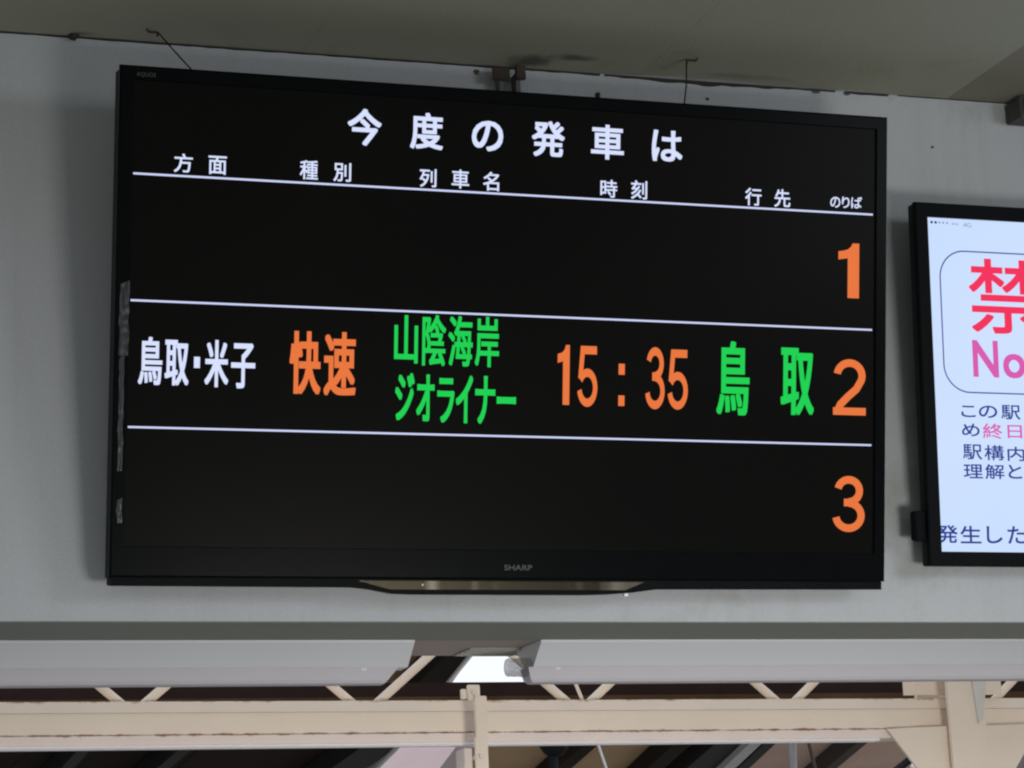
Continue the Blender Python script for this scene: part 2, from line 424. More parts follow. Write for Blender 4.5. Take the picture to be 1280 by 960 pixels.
ceil = bpy.data.objects.new('ceiling', None); C.objects.link(ceil); ceil['kind'] = 'structure'
ceil.location = (0, 0, ZC)
random.seed(4)
edges = [WX0, -1.41, -0.78, -0.155, 0.475, 1.105, 1.735, 2.363, 2.99, 3.62, WX1]
CY0 = -0.8
def gap_at(x):
    """open joint between ceiling boards and the wall: thin at left, chipped wide from x 1.7 to 2.1"""
    g_ = 0.006 + 0.003 * noise.noise(Vector((x * 9, 1.3, 0)))
    if 1.66 < x < 2.12:
        g_ += 0.014 * min(1, (x - 1.66) / 0.12) * min(1, (2.12 - x) / 0.2) * (0.7 + 0.6 * noise.noise(Vector((x * 23, 0, 0))))
    if 2.14 < x < 2.2: g_ += 0.008
    if x > 2.24: g_ = 0.003
    return g_
for i in range(len(edges) - 1):
    x0, x1 = edges[i] + 0.0002, edges[i + 1] - 0.0002
    bm = bmesh.new()
    n = 24
    dz = 0.0
    lo, hi = [], []
    for k in range(n + 1):
        x = x0 + (x1 - x0) * k / n
        lo.append((x, WY - gap_at(x)))
    outline = lo + [(x1, CY0), (x0, CY0)]
    vb = [bm.verts.new((p[0], p[1], dz)) for p in outline]
    vt = [bm.verts.new((p[0], p[1], 0.012)) for p in outline]
    bm.faces.new(vb); bm.faces.new(vt)
    for k in range(len(outline)):
        q = (k + 1) % len(outline)
        bm.faces.new((vb[k], vb[q], vt[q], vt[k]))
    link('ceiling_board', bm, M_ceil_d if edges[i] >= 2.3 else M_ceil, ceil)
boxo('ceiling_deck', M_void, WX0, WX1, CY0, WY - 0.0005, 0.030, 0.08, ceil)

# dark uneven joint between the ceiling boards and the wall
def joint(xa, xb, h):
    bm = bmesh.new(); n = max(8, int((xb - xa) / 0.012)); prev = None
    for k in range(n + 1):
        x = xa + (xb - xa) * k / n
        hh = h(x) * (1 + 0.6 * noise.noise(Vector((x * 40, 2.7, 0)))) + 0.0004
        row = [bm.verts.new(p) for p in ((x, WY - 0.0005, 0.0), (x, WY - 0.0005, -hh), (x, WY - 0.003, -hh * 0.8), (x, WY - 0.004, -0.0003))]
        if prev:
            for j in range(4): bm.faces.new((prev[j], prev[(j + 1) % 4], row[(j + 1) % 4], row[j]))
        else: bm.faces.new(row)
        prev = row
    bm.faces.new(prev)
    link('joint_filler', bm, M_soot, ceil)
joint(WX0, 1.66, lambda x: 0.0022)
joint(1.67, 2.13, lambda x: 0.0022 + 0.005 * max(0, 1 - abs(x - 1.86) / 0.2))
joint(2.15, 2.24, lambda x: 0.003)
joint(2.26, WX1, lambda x: 0.0008)

# grime: little irregular lumps of soot and plaster along the joint, and the sooty blotch over the bracket
def blob(name, m, c, rx, ry, rz, seed, parent=None, lab=None, cat=None):
    bm = bmesh.new()
    bmesh.ops.create_icosphere(bm, subdivisions=3, radius=1.0)
    for v in bm.verts:
        k = 1 + 0.55 * noise.noise(v.co * 1.7 + Vector((seed, seed * 2, 0)))
        v.co = Vector((v.co.x * rx * k, v.co.y * ry * k, v.co.z * rz * k)) + Vector(c)
    o = link(name, bm, m, parent, smooth=True)
    return o
blob('soot_patch', M_soot, (0.705, 4.228, -0.002), 0.009, 0.008, 0.007, 5, ceil)
for k, (x, z, r) in enumerate(((1.655, 3.156, .006), (1.87, 3.163, .0035), (2.325, 3.098, .003), (1.425, 3.184, .006), (2.155, 3.192, .008), (2.09, 3.192, .010))):
    blob('paint_chip', M_grime if k != 0 else M_soot, (x, WY - 0.001, z), r * 0.85, 0.0015, r * (0.8 if k < 4 else 0.3), k * 1.3, wall)

# ------------------------------------------------------------------ departure board
TVX, TVW, TVH = 0.0, 1.370, 0.8386
OX, OZ = TVW / 2, -TVH                       # local origin: bottom centre of the cabinet
tvM = Matrix.Translation((0.74601, 4.00724, 3.06725)) @ \
      (Matrix.Rotation(0.005678, 4, 'Z') @ Matrix.Rotation(-0.001136, 4, 'Y') @ Matrix.Rotation(0.180362, 4, 'X'))
tv = thing('departure_board', 'large black wall television showing the next train departures, tilted forward', 'departure board')
tv.matrix_world = tvM @ Matrix.Translation((OX, 0, OZ))
def tx(x): return x - OX
def tz(z): return z - OZ

# cabinet behind the glass
bm = bmesh.new()
box(bm, tx(-0.003), tx(1.368), 0.006, 0.046, tz(-0.830), tz(-0.002), 0.004)
box(bm, tx(0.20), tx(1.17), 0.038, 0.085, tz(-0.70), tz(-0.16), 0.012)
link('cabinet', bm, M_side, tv)
# bezel: four mitred rails with a rounded front edge
def rail_frame(x0, x1, z0, z1, l, r, t, b, yf, yb, ch):
    bm = bmesh.new()
    def ring(ins, y, chm=0):
        return [bm.verts.new(p) for p in ((x0 + ins * l, y, z0 + ins * b), (x1 - ins * r, y, z0 + ins * b), (x1 - ins * r, y, z1 - ins * t), (x0 + ins * l, y, z1 - ins * t))]
    e = ch
    rings = [ring(0, yb)]
    A = [bm.verts.new(p) for p in ((x0, yf + e, z0), (x1, yf + e, z0), (x1, yf + e, z1), (x0, yf + e, z1))]
    B = [bm.verts.new(p) for p in ((x0 + e, yf, z0 + e), (x1 - e, yf, z0 + e), (x1 - e, yf, z1 - e), (x0 + e, yf, z1 - e))]
    Cc = [bm.verts.new(p) for p in ((x0 + l - e * .6, yf, z0 + b - e * .6), (x1 - r + e * .6, yf, z0 + b - e * .6), (x1 - r + e * .6, yf, z1 - t + e * .6), (x0 + l - e * .6, yf, z1 - t + e * .6))]
    D = [bm.verts.new(p) for p in ((x0 + l, yb, z0 + b), (x1 - r, yb, z0 + b), (x1 - r, yb, z1 - t), (x0 + l, yb, z1 - t))]
    seq = [rings[0], A, B, Cc, D]
    for a, c in zip(seq, seq[1:]):
        for i in range(4):
            bm.faces.new((a[i], a[(i + 1) % 4], c[(i + 1) % 4], c[i]))
    for i in range(4):
        bm.faces.new((D[i], D[(i + 1) % 4], rings[0][(i + 1) % 4], rings[0][i]))
    return bm
bm = rail_frame(tx(-0.004), tx(1.370), tz(-0.824), tz(0.0), 0.0245, 0.0225, 0.024, 0.050, -0.004, 0.008, 0.003)
# round the four outer corners slightly
link('bezel', bm, M_gloss, tv)
# display
bm = bmesh.new()
box(bm, tx(0.018), tx(1.350), 0.001, 0.004, tz(-0.778), tz(-0.020))
screen = link('screen', bm, M_lcd_black, tv)
for z in (-0.1750, -0.3800, -0.5840):
    bm = bmesh.new()
    box(bm, tx(0.0215), tx(1.3435), 0.0001, 0.0009, tz(z - 0.0016), tz(z + 0.0016))
    link('rule_line', bm, G_line, screen)
BOARD = [
('white', 1.25, [('今', 377.5, 435.8, -107.4, -45.9), ('度', 485.9, 543.2, -107.2, -45.8), ('の', 594.1, 649.6, -104.1, -52.6), ('発', 701.2, 760.4, -107.3, -46.5), ('車', 808.5, 868.6, -105.8, -46.0), ('は', 920.5, 977.1, -103.1, -48.9)]),
('white', 0.42, [('方', 87.5, 118.3, -169.2, -138.5), ('面', 144.3, 174.6, -169.2, -139.1)]),
('white', 0.42, [('種', 297.5, 328.0, -169.3, -137.5), ('別', 354.6, 384.7, -169.3, -138.2)]),
('white', 0.42, [('列', 503.5, 532.7, -170.8, -139.9), ('車', 559.5, 590.4, -169.9, -138.0), ('名', 615.1, 643.6, -171.0, -139.0)]),
('white', 0.42, [('時', 826.5, 857.3, -171.0, -140.5), ('刻', 882.9, 912.5, -171.0, -138.7)]),
('white', 0.42, [('行', 1096.6, 1127.7, -170.9, -140.1), ('先', 1152.2, 1182.9, -170.9, -139.3)]),
('white', 0.3, [('の', 1260.3, 1279.8, -166.3, -147.2), ('り', 1282.9, 1297.8, -166.0, -146.1), ('ば', 1300.9, 1322.0, -165.7, -145.0)]),
('white', 1.2, [('鳥', 36.1, 75.1, -515.3, -438.0), ('取', 79.1, 118.3, -515.3, -441.6), ('■', 126.9, 136.7, -485.8, -467.7), ('米', 144.7, 183.8, -516.0, -439.3), ('子', 188.3, 228.3, -516.8, -443.0)]),
('orange', 1.9, [('快', 285.8, 338.5, -523.5, -419.6), ('速', 343.9, 398.5, -524.5, -418.8)]),
('green', 1.15, [('山', 463.8, 504.8, -466.7, -386.7), ('陰', 512.4, 553.7, -469.8, -384.2), ('海', 558.0, 600.8, -469.0, -384.4), ('岸', 605.0, 647.5, -468.8, -384.0)]),
('green', 1.4, [('ジ', 466.8, 500.0, -562.0, -482.7), ('オ', 503.7, 534.9, -562.4, -484.3), ('ラ', 540.0, 570.0, -564.0, -489.2), ('イ', 572.7, 602.3, -563.9, -483.5), ('ナ', 606.5, 641.9, -564.4, -483.7), ('ー', 644.7, 678.9, -529.8, -517.6)]),
('orange', 0.8, [('1', 752.8, 774.5, -528.3, -426.4), ('5', 789.0, 825.3, -530.6, -427.0), ('■', 863.8, 875.0, -474.0, -455.3), ('■', 863.8, 875.0, -527.5, -509.5), ('3', 913.4, 948.9, -531.5, -424.8), ('5', 954.8, 992.1, -530.9, -427.5)]),
('green', 2.0, [('鳥', 1046.0, 1107.9, -537.9, -409.5), ('取', 1167.4, 1231.2, -534.8, -417.0)]),
('orange', 0, [('1', 1276.9, 1317.5, -325.2, -228.1)]),
('orange', 0.7, [('2', 1268.6, 1332.3, -532.1, -433.4)]),
('orange', 0.7, [('3', 1269.3, 1331.5, -737.6, -639.2)]),
]
for c, th, gs in BOARD:
    lettering(screen, gs, GL[c], th, OX, OZ, 0.0004)

# lower trim under the glass, with the drooping middle lip and its chrome strip
bm = bmesh.new()
prism(bm, [(tx(-0.001), tz(-0.8245)), (tx(-0.001), tz(-0.8385)), (tx(0.398), tz(-0.8392)), (tx(0.432), tz(-0.843)), (tx(0.468), tz(-0.8495)), (tx(0.50), tz(-0.8505)),
           (tx(0.80), tz(-0.8505)), (tx(0.845), tz(-0.8492)), (tx(0.895), tz(-0.8455)), (tx(0.937), tz(-0.840)), (tx(1.366), tz(-0.8385)), (tx(1.366), tz(-0.8245))], 0.002, 0.036, 'y')
trim = link('lower_trim', bm, M_matt, tv)
bm = bmesh.new()
prism(bm, [(tx(0.408), tz(-0.8275)), (tx(0.462), tz(-0.8418)), (tx(0.880), tz(-0.8413)), (tx(0.915), tz(-0.8275))], -0.001, 0.0021, 'y')
link('chrome_strip', bm, M_chrome, tv)
boxo('standby_light', glow('standby_light_glow', (170, 180, 160), 1.0), tx(0.5175), tx(0.5205), -0.002, 0.001, tz(-0.8355), tz(-0.8325), tv)
boxo('latch', M_edge, tx(0.8795), tx(0.886), 0.0005, 0.012, tz(-0.8515), tz(-0.8475), tv)
lettering(tv, [('SHARP', 660.2, 710.0, -809.0, -799.6)], M_logo, 0.25, OX, OZ, -0.0046, 'brand_lettering')
lettering(tv, [('AQUOS', 22.5, 53.8, -18.7, -10.9)], M_badge, 0.0, OX, OZ, -0.0046, 'corner_lettering')
# bright reflection on the left rail, shaped as thin wrinkled strips
def glare_strip(z0, z1, xl, xr, seed):
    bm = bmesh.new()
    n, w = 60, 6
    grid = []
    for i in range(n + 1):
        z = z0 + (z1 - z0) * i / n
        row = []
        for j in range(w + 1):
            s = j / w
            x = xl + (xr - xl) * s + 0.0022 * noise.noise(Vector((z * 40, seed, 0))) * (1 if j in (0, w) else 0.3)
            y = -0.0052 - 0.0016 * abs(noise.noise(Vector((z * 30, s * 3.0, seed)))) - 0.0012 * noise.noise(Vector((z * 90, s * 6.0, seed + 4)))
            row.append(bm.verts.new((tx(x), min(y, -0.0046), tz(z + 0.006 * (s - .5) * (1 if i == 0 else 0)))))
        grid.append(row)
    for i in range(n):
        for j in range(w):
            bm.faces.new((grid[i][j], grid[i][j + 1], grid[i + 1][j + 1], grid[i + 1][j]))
    o = link('bezel_reflection', bm, M_glare, tv, smooth=True)
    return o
glare_strip(-0.352, -0.470, 0.0030, 0.0185, 1.0)
glare_strip(-0.470, -0.655, 0.0045, 0.0125, 3.0)
glare_strip(-0.700, -0.738, 0.0050, 0.0135, 6.0)
M_glint = mat('glint_line', (0.075, 0.085, 0.095), 0.3, var=0.5, scale=60)  # brighter glints in the bezel reflection, built as pale raised lines
def glint(z0, z1, xc, seed, r):
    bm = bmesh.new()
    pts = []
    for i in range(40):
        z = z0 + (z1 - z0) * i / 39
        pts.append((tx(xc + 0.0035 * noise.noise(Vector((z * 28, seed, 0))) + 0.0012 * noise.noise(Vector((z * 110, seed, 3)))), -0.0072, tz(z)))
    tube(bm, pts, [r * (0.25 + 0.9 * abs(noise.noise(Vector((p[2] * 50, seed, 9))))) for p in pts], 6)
    link('glint_line', bm, M_glint, tv, smooth=True)
glint(-0.475, -0.560, 0.0085, 2.0, 0.0011)
glint(-0.575, -0.652, 0.0105, 5.0, 0.0013)
glint(-0.702, -0.732, 0.0095, 7.0, 0.0009)

# ------------------------------------------------------------------ bracket that carries the board
br = thing('mounting_bracket', 'rusty steel bracket behind the top edge of the large departure board', 'bracket', (1.48, WY, 3.0))
for x in (1.463, 1.494):
    a, b_ = Vector((x - 1.48, -0.012, 0.175)), Vector((x - 1.48, -0.012, -0.55))
    bm = bmesh.new(); box(bm, x - 1.48 - 0.004, x - 1.48 + 0.004, -0.026, -0.001, -0.60, 0.178); link('upright', bm, M_dim_steel, br)
bm = bmesh.new(); box(bm, -0.035, -0.002, -0.030, -0.027, 0.160, 0.184, 0.001); box(bm, 0.008, 0.026, -0.036, -0.027, 0.164, 0.190, 0.001); link('clamp_plate', bm, M_rust, br)
bm = bmesh.new(); box(bm, -0.30, 0.30, -0.09, -0.027, -0.52, -0.46); link('cross_arm', bm, M_steel, br)

# ------------------------------------------------------------------ stay wires
def wire(label, anchor, end, hook_dx):
    t = thing('stay_wire', label, 'wire', anchor, group='stay wires holding the departure board')
    a = Vector((0, 0, -0.004)); e = Vector(end) - Vector(anchor)
    mid = (a + e) / 2 + Vector((0.002, 0, -0.003))
    bm = bmesh.new(); tube(bm, [a, mid, e], 0.0013, 6); link('cable', bm, M_black, t)
    bm = bmesh.new(); tube(bm, [(hook_dx, 0, 0.0), (hook_dx * 0.8, 0, -0.005), (0, 0, -0.005), (0, 0, -0.012)], 0.0022, 6); link('hook', bm, M_rust, t)
wire('thin slanting wire from the ceiling to the left end of the departure board', (0.838, 4.177, ZC), tuple(sight(242, 90, 4.05)), -0.018)
wire('thin upright wire from the ceiling to the right end of the departure board', (1.783, 4.124, ZC), tuple(sight(855, 133, 4.06)), 0.022)

# ------------------------------------------------------------------ grey box in the ceiling corner
jb = thing('junction_box', 'small dark grey box under the ceiling at the right edge', 'junction box', (2.51, 4.2, 3.15))
boxo('box_body', M_grey, -0.024, 0.075, -0.02, 0.038, 0.001, 0.040, jb, 0.002)
boxo('box_lid', M_grey, -0.018, 0.067, -0.024, -0.0205, 0.005, 0.036, jb, 0.001)

# ------------------------------------------------------------------ notice monitor
MO = Vector((2.21062, 4.17, 2.28843)); TILT = math.radians(4.5)
mo = thing('notice_monitor', 'black framed monitor with a bright white no smoking notice, cut by the right edge', 'monitor', MO, (TILT, 0, 0))
MW, MH = 1.137, 0.6625
bm = bmesh.new(); box(bm, 0.005, MW, 0.0105, 0.034, 0.001, MH - 0.001, 0.002); link('cabinet', bm, M_side, mo)
bm = rail_frame(0.003, MW + 0.003, 0.0, MH, 0.0255, 0.0255, 0.0275, 0.0265, 0.0, 0.012, 0.002)
link('bezel', bm, M_matt, mo)
scr = boxo('screen', M_lcd_white, 0.026, MW - 0.02, 0.005, 0.008, 0.024, MH - 0.025, mo)
boxo('side_bracket', M_matt, -0.018, 0.0045, 0.010, 0.030, 0.046, 0.099, mo, 0.002)
NOTICE = [
('red', 1.4, [('禁', 107.5, 261.3, 425.4, 564.1)]),
('pink', 1.7, [('N', 109.1, 161.5, 344.2, 412.0), ('o', 170.7, 216.0, 343.7, 388.9)]),
('blue', 0.35, [('こ', 80.8, 110.0, 269.9, 290.9), ('の', 116.5, 154.0, 269.4, 292.0), ('駅', 162.1, 201.5, 267.7, 294.1)]),
('blue', 0.35, [('め', 80.7, 116.4, 234.9, 258.3)]),
('pink', 0.3, [('終', 122.8, 163.0, 231.6, 259.4), ('日', 173.4, 202.9, 233.4, 257.6)]),
('blue', 0.35, [('駅', 80.4, 119.3, 192.8, 220.4), ('構', 124.1, 164.0, 192.2, 220.0), ('内', 171.2, 205.7, 191.7, 218.0)]),
('blue', 0.35, [('理', 80.3, 119.1, 158.7, 184.1), ('解', 123.9, 163.0, 158.0, 185.0), ('と', 171.2, 199.0, 159.5, 184.9)]),
('blue', 0.5, [('発', 23.4, 62.6, 41.1, 73.4), ('生', 68.2, 110.0, 40.9, 72.6), ('し', 121.3, 153.1, 41.4, 72.4), ('た', 163.5, 199.4, 41.1, 73.0)]),
('dim', 0.0, [('au', 78.2, 91.3, 624.0, 628.1)]),
('dim', 0.0, [('4G', 101.8, 118.3, 620.9, 629.1)]),
]
for c, th, gs in NOTICE:
    lettering(scr, gs, GL[c], th, 0, 0, 0.0046)
# rounded border line
bm = bmesh.new()
bx0, bx1, bz0, bz1, br_, w = 0.0488, 1.088, 0.314, 0.577, 0.052, 0.0024
outer, inner = [], []
for cx, cz, a0 in ((bx1 - br_, bz1 - br_, 0), (bx0 + br_, bz1 - br_, 90), (bx0 + br_, bz0 + br_, 180), (bx1 - br_, bz0 + br_, 270)):
    for k in range(13):
        a = math.radians(a0 + 90 * k / 12)
        outer.append(bm.verts.new((cx + br_ * math.cos(a), 0.0046, cz + br_ * math.sin(a))))
        inner.append(bm.verts.new((cx + (br_ - w) * math.cos(a), 0.0046, cz + (br_ - w) * math.sin(a))))
n = len(outer)
for k in range(n):
    bm.faces.new((outer[k], outer[(k + 1) % n], inner[(k + 1) % n], inner[k]))
link('border_line', bm, G_blue, scr)
for k, x in enumerate((0.0375, 0.0457, 0.0535, 0.0610, 0.0690)):
    bm = bmesh.new()
    r = 0.0026 if k < 2 else 0.0020
    bmesh.ops.create_circle(bm, cap_ends=True, segments=16, radius=r, matrix=Matrix.Translation((x, 0.0046, 0.627)) @ Matrix.Rotation(math.radians(90), 4, 'X'))
    link('signal_dot', bm, G_dot if k < 2 else G_dim, scr)
flush_lettering()

# ------------------------------------------------------------------ fluorescent fittings under the wall
def fitting(x0, x1, label, left_end):
    t = thing('fluorescent_fitting', label, 'ceiling light', ((x0 + x1) / 2, 4.53, ZB - 0.0015), group='fluorescent fittings under the wall')
    c = (x0 + x1) / 2
    bm = bmesh.new()
    prism(bm, [(-0.072, 0.0), (-0.071, -0.004), (-0.022, -0.0425), (0.022, -0.0425), (0.071, -0.004), (0.072, 0.0)], x0 - c, x1 - c, 'x')
    link('reflector', bm, M_lamp, t)
    tx0, tx1 = x0 - c - 0.010, x1 - c - 0.018
    bm = bmesh.new()
    sec = [(-0.0235, -0.0427), (-0.0200, -0.0640), (-0.0165, -0.0690), (-0.0120, -0.0708), (0.0120, -0.0708), (0.0200, -0.0640), (0.0235, -0.0427)]
    r0 = [bm.verts.new((tx0 + 0.010 * ((z + 0.0427) / -0.028) ** 3, y, z)) for y, z in sec]
    r1 = [bm.verts.new((tx1 - 0.024 * (z + 0.0427) / -0.028, y, z)) for y, z in sec]
    bm.faces.new(r0); bm.faces.new(r1)
    for i in range(len(sec)): bm.faces.new((r0[i], r0[(i + 1) % len(sec)], r1[(i + 1) % len(sec)], r1[i]))
    link('diffuser', bm, M_tube, t)
    for xx in (tx0 + 0.05, tx1 - 0.07):
        bm = bmesh.new(); box(bm, xx, xx + 0.012, -0.0252, -0.0205, -0.048, -0.0436, 0.001); link('clip', bm, M_lamp, t)
    return t, tx0
fitting(0.115, 1.338, 'white fluorescent fitting below the left half of the departure board', False)
fr, trx = fitting(1.575, 2.798, 'white fluorescent fitting with crumpled clear plastic on its left end', True)
# crumpled clear plastic at the end of the right fitting
m = bpy.data.materials.new('clear_plastic_wrap'); m.use_nodes = True
nn, ll = m.node_tree.nodes, m.node_tree.links
nn.remove(nn['Principled BSDF'])
tp = nn.new('ShaderNodeBsdfTransparent'); tl = nn.new('ShaderNodeBsdfTranslucent'); gl = nn.new('ShaderNodeBsdfGlossy')
tp.inputs['Color'].default_value = (0.985, 0.985, 0.99, 1); tl.inputs['Color'].default_value = (0.9, 0.91, 0.95, 1); gl.inputs['Roughness'].default_value = 0.12
m1 = nn.new('ShaderNodeMixShader'); m2 = nn.new('ShaderNodeMixShader'); fr_ = nn.new('ShaderNodeLayerWeight'); fr_.inputs['Blend'].default_value = 0.22
tn = nn.new('ShaderNodeTexNoise'); tn.inputs['Scale'].default_value = 70; tn.inputs['Detail'].default_value = 4
bp = nn.new('ShaderNodeBump'); bp.inputs['Strength'].default_value = 0.8; bp.inputs['Distance'].default_value = 0.006
ll.new(tn.outputs['Fac'], bp.inputs['Height'])
for q in (tl, gl, fr_): ll.new(bp.outputs['Normal'], q.inputs['Normal'])
m1.inputs['Fac'].default_value = 0.08
ll.new(tp.outputs[0], m1.inputs[1]); ll.new(tl.outputs[0], m1.inputs[2])
ll.new(fr_.outputs['Fresnel'], m2.inputs['Fac']); ll.new(m1.outputs[0], m2.inputs[1]); ll.new(gl.outputs[0], m2.inputs[2])
ll.new(m2.outputs[0], nn['Material Output'].inputs['Surface'])
bm = bmesh.new()
prof = [(-0.046, 0.0120), (-0.0475, 0.0150), (-0.044, 0.0168), (-0.040, 0.0160), (-0.034, 0.0172), (-0.026, 0.0166), (-0.018, 0.0178), (-0.008, 0.0170), (0.004, 0.0176), (0.014, 0.0168), (0.020, 0.0172)]
rings = []
for i, (x, r) in enumerate(prof):
    row = []
    for k in range(28):
        a = 2 * math.pi * k / 28
        rr = r * (1 + (0.05 * noise.noise(Vector((x * 90, math.cos(a) * 2.2, math.sin(a) * 2.2))) if i > 2 else 0))
        row.append(bm.verts.new((trx + 0.012 + x, rr * math.cos(a) - 0.004, -0.0415 + rr * math.sin(a))))
    rings.append(row)
for r0, r1 in zip(rings, rings[1:]):
    for k in range(28): bm.faces.new((r0[k], r0[(k + 1) % 28], r1[(k + 1) % 28], r1[k]))
link('plastic_wrap', bm, m, fr, smooth=True)

# ribbed strip fixed to the underside, behind the lights
rs = thing('ribbed_strip', 'pale ribbed metal strip under the wall between the two lights', 'strip', (1.55, 4.62, ZB - 0.0015))
bm = bmesh.new()
box(bm, -0.075, 0.035, -0.055, 0.05, -0.002, 0)
for k in range(4): box(bm, -0.075, 0.035, -0.05 + k * 0.026, -0.042 + k * 0.026, -0.0045, -0.0021)
link('strip_body', bm, M_ribs, rs)

# ------------------------------------------------------------------ steel truss beam
BX0, BX1 = -0.9, 4.4
yaw = math.atan2(0.101, 2.291)
sb = thing('steel_beam', 'long cream painted steel lattice beam with rust below the lights', 'beam', (0.713, 5.2, 2.078), (0, 0, yaw))
L0, L1 = BX0 - 0.713, BX1 - 0.713
def bar(name, m, prof):
    bm = bmesh.new(); prism(bm, prof, L0, L1, 'x'); return link(name, bm, m, sb)
bar('top_flange', M_beam3, [(0.010, 0.097), (0.0, 0.0735), (0.06, 0.0735), (0.07, 0.097)])
bar('web_plate', M_beam, [(0.002, 0.073), (0.001, 0.0295), (0.012, 0.0295), (0.012, 0.073)])
bar('bottom_flange', M_beam2, [(-0.004, 0.0283), (-0.007, 0.026), (-0.008, 0.010), (-0.006, 0.0075), (0.07, 0.0075), (0.07, 0.0283)])
bm = bmesh.new(); prism(bm, [(-0.010, 0.0073), (-0.012, 0.0055), (-0.008, 0.0015), (0.02, 0.0015), (0.02, 0.0073)], L0, 1.93, 'x'); link('lit_edge_strip', bm, M_edge, sb)  # lower edge catching the sky, its brightness built as a white strip
bx = [(0.957, 1.021), (1.442, 1.513), (1.923, 1.992), (2.421, 2.483)]
nodes = [(0.48, 0.55)] + bx + [(2.92, 2.99), (3.42, 3.49)]
for a, c in nodes:
    for x, s in ((a, -1), (c, 1)):
        xl = x - 0.713
        p0 = Vector((xl - s * 0.012, 0.055, 0.094)); p1 = Vector((xl + s * 0.235, 0.055, 0.30))
        rod('brace', M_beige, p0, p1, 0.0095, sb, 10)
    bm = bmesh.new(); box(bm, a - 0.713 + 0.004, c - 0.713 - 0.004, 0.048, 0.062, 0.0965, 0.1015); link('weld_plate', bm, M_beige, sb)
rod('hanger_rod', M_beige, (1.963 - 0.713 - 0.018, 0.05, 0.15), (1.963 - 0.713 + 0.003, 0.05, 0.096), 0.004, sb, 8)

# strap that clamps a post to the beam
cl = thing('strap_bracket', 'cream bolted strap bracket gripping the steel beam below the light gap', 'bracket', (1.69, 5.19, 2.03))
def CB(name, m, x0, x1, y0, y1, z0, z1, bev=0.0015): return boxo(name, m, x0 - 1.69, x1 - 1.69, y0 - 5.19, y1 - 5.19, z0 - 2.03, z1 - 2.03, cl, bev)
CB('strap', M_beige, 1.679, 1.705, 5.180, 5.188, 2.084, 2.176)
CB('cap_plate', M_beige, 1.667, 1.694, 5.189, 5.197, 2.168, 2.200)
CB('cap_tab', M_beige, 1.655, 1.6665, 5.194, 5.204, 2.171, 2.192)
CB('lower_plate', M_beige, 1.673, 1.701, 5.172, 5.1795, 1.90, 2.0905)
CB('post', M_beige2, 1.655, 1.6725, 5.19, 5.25, 0.0, 2.070)
for x, y, z in ((1.680, 5.189, 2.184), (1.685, 5.172, 2.052)):
    bm = bmesh.new()
    bmesh.ops.create_cone(bm, cap_ends=True, segments=6, radius1=0.0065, radius2=0.006, depth=0.006,
                          matrix=Matrix.Translation((x - 1.69, y - 5.19 - 0.003, z - 2.03)) @ Matrix.Rotation(math.radians(90), 4, 'X'))
    link('bolt', bm, M_beige2, cl)

# ------------------------------------------------------------------ steel column at right
co = thing('steel_column', 'cream painted steel column with gusset plates at the right edge', 'column', (2.848, 5.26, 0))
def CO(name, m, x0, x1, y0, y1, z0, z1, bev=0.0): return boxo(name, m, x0 - 2.848, x1 - 2.848, y0 - 5.26, y1 - 5.26, z0, z1, co, bev)
def plate(name, m, pts, y0, y1):
    bm = bmesh.new(); prism(bm, [(x - 2.848, z) for x, z in pts], y0 - 5.26, y1 - 5.26, 'y'); return link(name, bm, m, co)
plate('front_flange', M_beige, [(2.805, 0), (2.889, 0), (2.889, 2.05), (2.896, 2.60), (2.799, 2.60)], 5.241, 5.251)
CO('column_web', M_beige, 2.842, 2.852, 5.2513, 5.286, 0, 2.6)
CO('back_flange', M_beige, 2.805, 2.889, 5.40, 5.41, 0, 2.6)
plate('stiffener', M_pale, [(2.850, 2.33), (2.897, 2.33), (2.896, 2.206), (2.880, 2.12), (2.868, 2.112)], 5.2355, 5.2405)
plate('gusset_plate', M_beige, [(2.655, 2.105), (2.8035, 2.109), (2.8035, 1.70), (2.786, 1.936)], 5.262, 5.270)
plate('gusset_plate', M_beige, [(3.040, 2.112), (2.8905, 2.109), (2.8905, 1.70), (2.908, 1.936)], 5.262, 5.270)
CO('tie_plate', M_beige, 2.727, 2.970, 5.304, 5.312, 2.183, 2.26)

# ------------------------------------------------------------------ platform canopy seen below and beyond the beam
p1, p2, p3 = sight(0, 960, 11.0), sight(1280, 960, 13.0), sight(640, 800, 9.0)
RN = (p2 - p1).cross(p3 - p1).normalized()
def roof(px, py, off=0.0):
    d = R @ Vector((px - 640, 480 - py, -FPX)); o = Vector((0, 0, EYE))
    k = (p1 + RN * off - o).dot(RN) / d.dot(RN)
    return o + d * k
if RN.z < 0: RN = -RN
cr = thing('canopy_roof', 'dark raftered platform canopy roof seen from below beyond the steel beam', 'canopy roof', (3.0, 11.0, 0))
def slab(name, m, quad, off, th):
    """flat piece in the roof plane: photo-read corners, real thickness"""
    lo = [roof(x, y, off) - cr.location for x, y in quad]
    hi = [p + RN * th for p in lo]
    bm = bmesh.new()
    a = [bm.verts.new(p) for p in lo]
    if th == 0:
        bm.faces.new(a); return link(name, bm, m, cr)
    c = [bm.verts.new(p) for p in hi]
    bm.faces.new(a); bm.faces.new(c[::-1])
    for i in range(len(a)): bm.faces.new((a[i], a[(i + 1) % len(a)], c[(i + 1) % len(a)], c[i]))
    return link(name, bm, m, cr)
def strip(name, m, xb, xt, w, off=-0.09, th=0.085, yb=960, yt=930, y0=1080, y1=884):
    """bar following the line (xb, yb) - (xt, yt), continued to the rows y0 and y1"""
    f = lambda y: xb + (xt - xb) * (y - yb) / (yt - yb)
    return slab(name, m, [(f(y0) - w / 2, y0), (f(y0) + w / 2, y0), (f(y1) + w / 2, y1), (f(y1) - w / 2, y1)], off, th)
